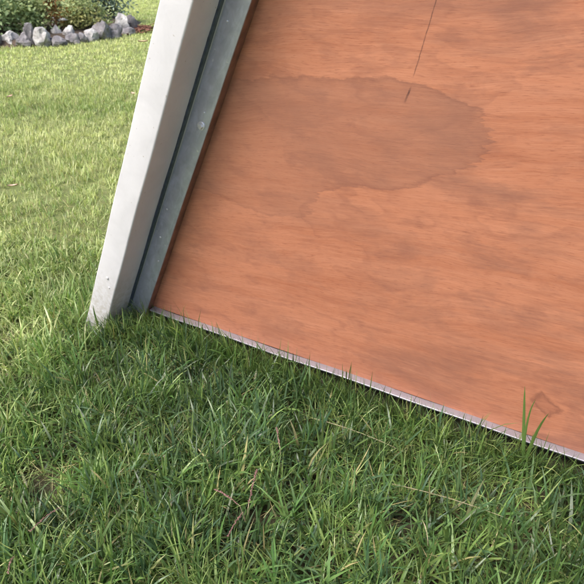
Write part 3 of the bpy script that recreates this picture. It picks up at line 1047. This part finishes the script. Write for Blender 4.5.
def shrub(name, px, base_y, rad, hgt, n, size, mat, label, seed, extra=None, cl=26):
    p = ground_at(px, base_y)
    p.x *= (p.y - .42) / p.y; p.y -= .42
    e = empty(name, p)
    tag(e, label, 'shrub', 'plants growing in the flower bed')
    leaf_cloud('foliage', int(n * .65), (p.x, p.y, hgt * .52), (rad, rad * .8, hgt * .5), size * .68, mat, e, p, seed, cl=cl)
    r = random.Random(seed)
    paths = []
    for k in range(9):
        a = r.uniform(0, 6.28); q = r.uniform(.2, .85) * rad
        tip = p + Vector((math.cos(a) * q, math.sin(a) * q * .8, hgt * r.uniform(.6, .95)))
        paths.append((bez(p + Vector((0, 0, -.02)), p + Vector((math.cos(a) * q * .3, math.sin(a) * q * .3, hgt * .5)), tip, 6), .009, .003))
    tube('stem', paths, M['stem'], e, p)
    if extra: extra(e, p)
    return e

def fl(mat, spots, r):
    def f(e, p):
        for (dx, dy, z) in spots:
            c = p + Vector((dx, dy, z))
            petals('flower', c, r, M[mat], e, p)
    return f

shrub('leafy_shrub', 8, 35, .42, .62, 3000, .085, L_DARK, 'dark green leafy shrub with a white flower at the left edge', 1, fl('white', [(-.02, -.44, .30)], .06))
shrub('leafy_shrub', 36, 34, .36, .50, 2400, .075, L_MID, 'mid green leafy shrub above the round white stone', 2, fl('white', [(.03, -.36, .44), (.1, -.36, .46)], .05))
shrub('flowering_plant', 58, 31, .20, .40, 500, .06, L_RUST, 'rusty brown seeding plant by the dark rock', 3)
shrub('leafy_shrub', 74, 30, .34, .36, 1700, .065, L_YEL, 'low yellowish plant behind the middle stones', 4, fl('white', [(.0, -.33, .19)], .065))
shrub('leafy_shrub', 92, 29, .34, .50, 2400, .065, L_MID, 'bushy green plant with yellow tips behind the big purplish stone', 5)
shrub('leafy_shrub', 112, 20, .36, .62, 2200, .075, L_BLUE, 'blue-green shrub with a dark red flower at the right end of the bed', 6, fl('red', [(.22, -.34, .46), (.235, -.36, .42)], .062))
shrub('leafy_shrub', 55, 22, .60, .62, 2600, .085, L_YEL, 'yellow-green shrub at the back of the bed', 7)
shrub('leafy_shrub', 12, 24, .60, .85, 2600, .10, L_MID, 'tall green shrub at the back left of the bed', 8)
shrub('leafy_shrub', 88, 20, .50, .70, 2400, .085, L_DARK, 'dark green shrub at the back middle of the bed', 9)
shrub('leafy_shrub', -30, 36, .5, .7, 2400, .085, L_DARK, 'dark green shrub cut off by the left edge of the photo', 10)

def flower_stalk():
    p = ground_at(58, 33); p.x *= (p.y - .42) / p.y; p.y -= .42
    e = empty('dry_flower_stalk', p)
    tag(e, 'orange brown dried flower stalk standing above the dark rock', 'flower')
    tube('stalk', [(bez(p, p + Vector((.01, 0, .25)), p + Vector((-.01, -.02, .52)), 7), .008, .005)], M['brown'], e, p)
    leaf_cloud('seed_cluster', 260, (p.x, p.y - .02, .40), (.075, .06, .16), .05, L_RUST, e, p, 40, cl=8)
flower_stalk()

def mulch():
    c = ground_at(137, 30.5)
    n = 240
    r = random.Random(5); vs, fs = [], []
    for i in range(n):
        a, q = r.uniform(0, 6.28), abs(r.gauss(0, .5))
        p = c + Vector((math.cos(a) * q * .24, math.sin(a) * q * .4, .012 + .035 * max(0, 1 - q * 1.4)))
        l, w = r.uniform(.015, .045), r.uniform(.006, .016); b = r.uniform(0, 6.28); tl = r.uniform(-.4, .4)
        d = Vector((math.cos(b), math.sin(b), tl)) * l; s = Vector((-math.sin(b), math.cos(b), r.uniform(-.3, .3))) * w
        i0 = len(vs); up = Vector((0, 0, .008))
        vs += [p - d - s, p + d - s, p + d + s, p - d + s, p - d - s + up, p + d - s + up, p + d + s + up, p - d + s + up]
        fs += [tuple(i0 + k for k in f) for f in ((4, 5, 6, 7), (0, 1, 5, 4), (1, 2, 6, 5), (2, 3, 7, 6), (3, 0, 4, 7))]
    o = mesh_obj('bark_mulch', vs, fs, M['mulch'])
    tag(o, 'reddish bark chips spilled at the right end of the stones', 'mulch', None, 'stuff')
mulch()
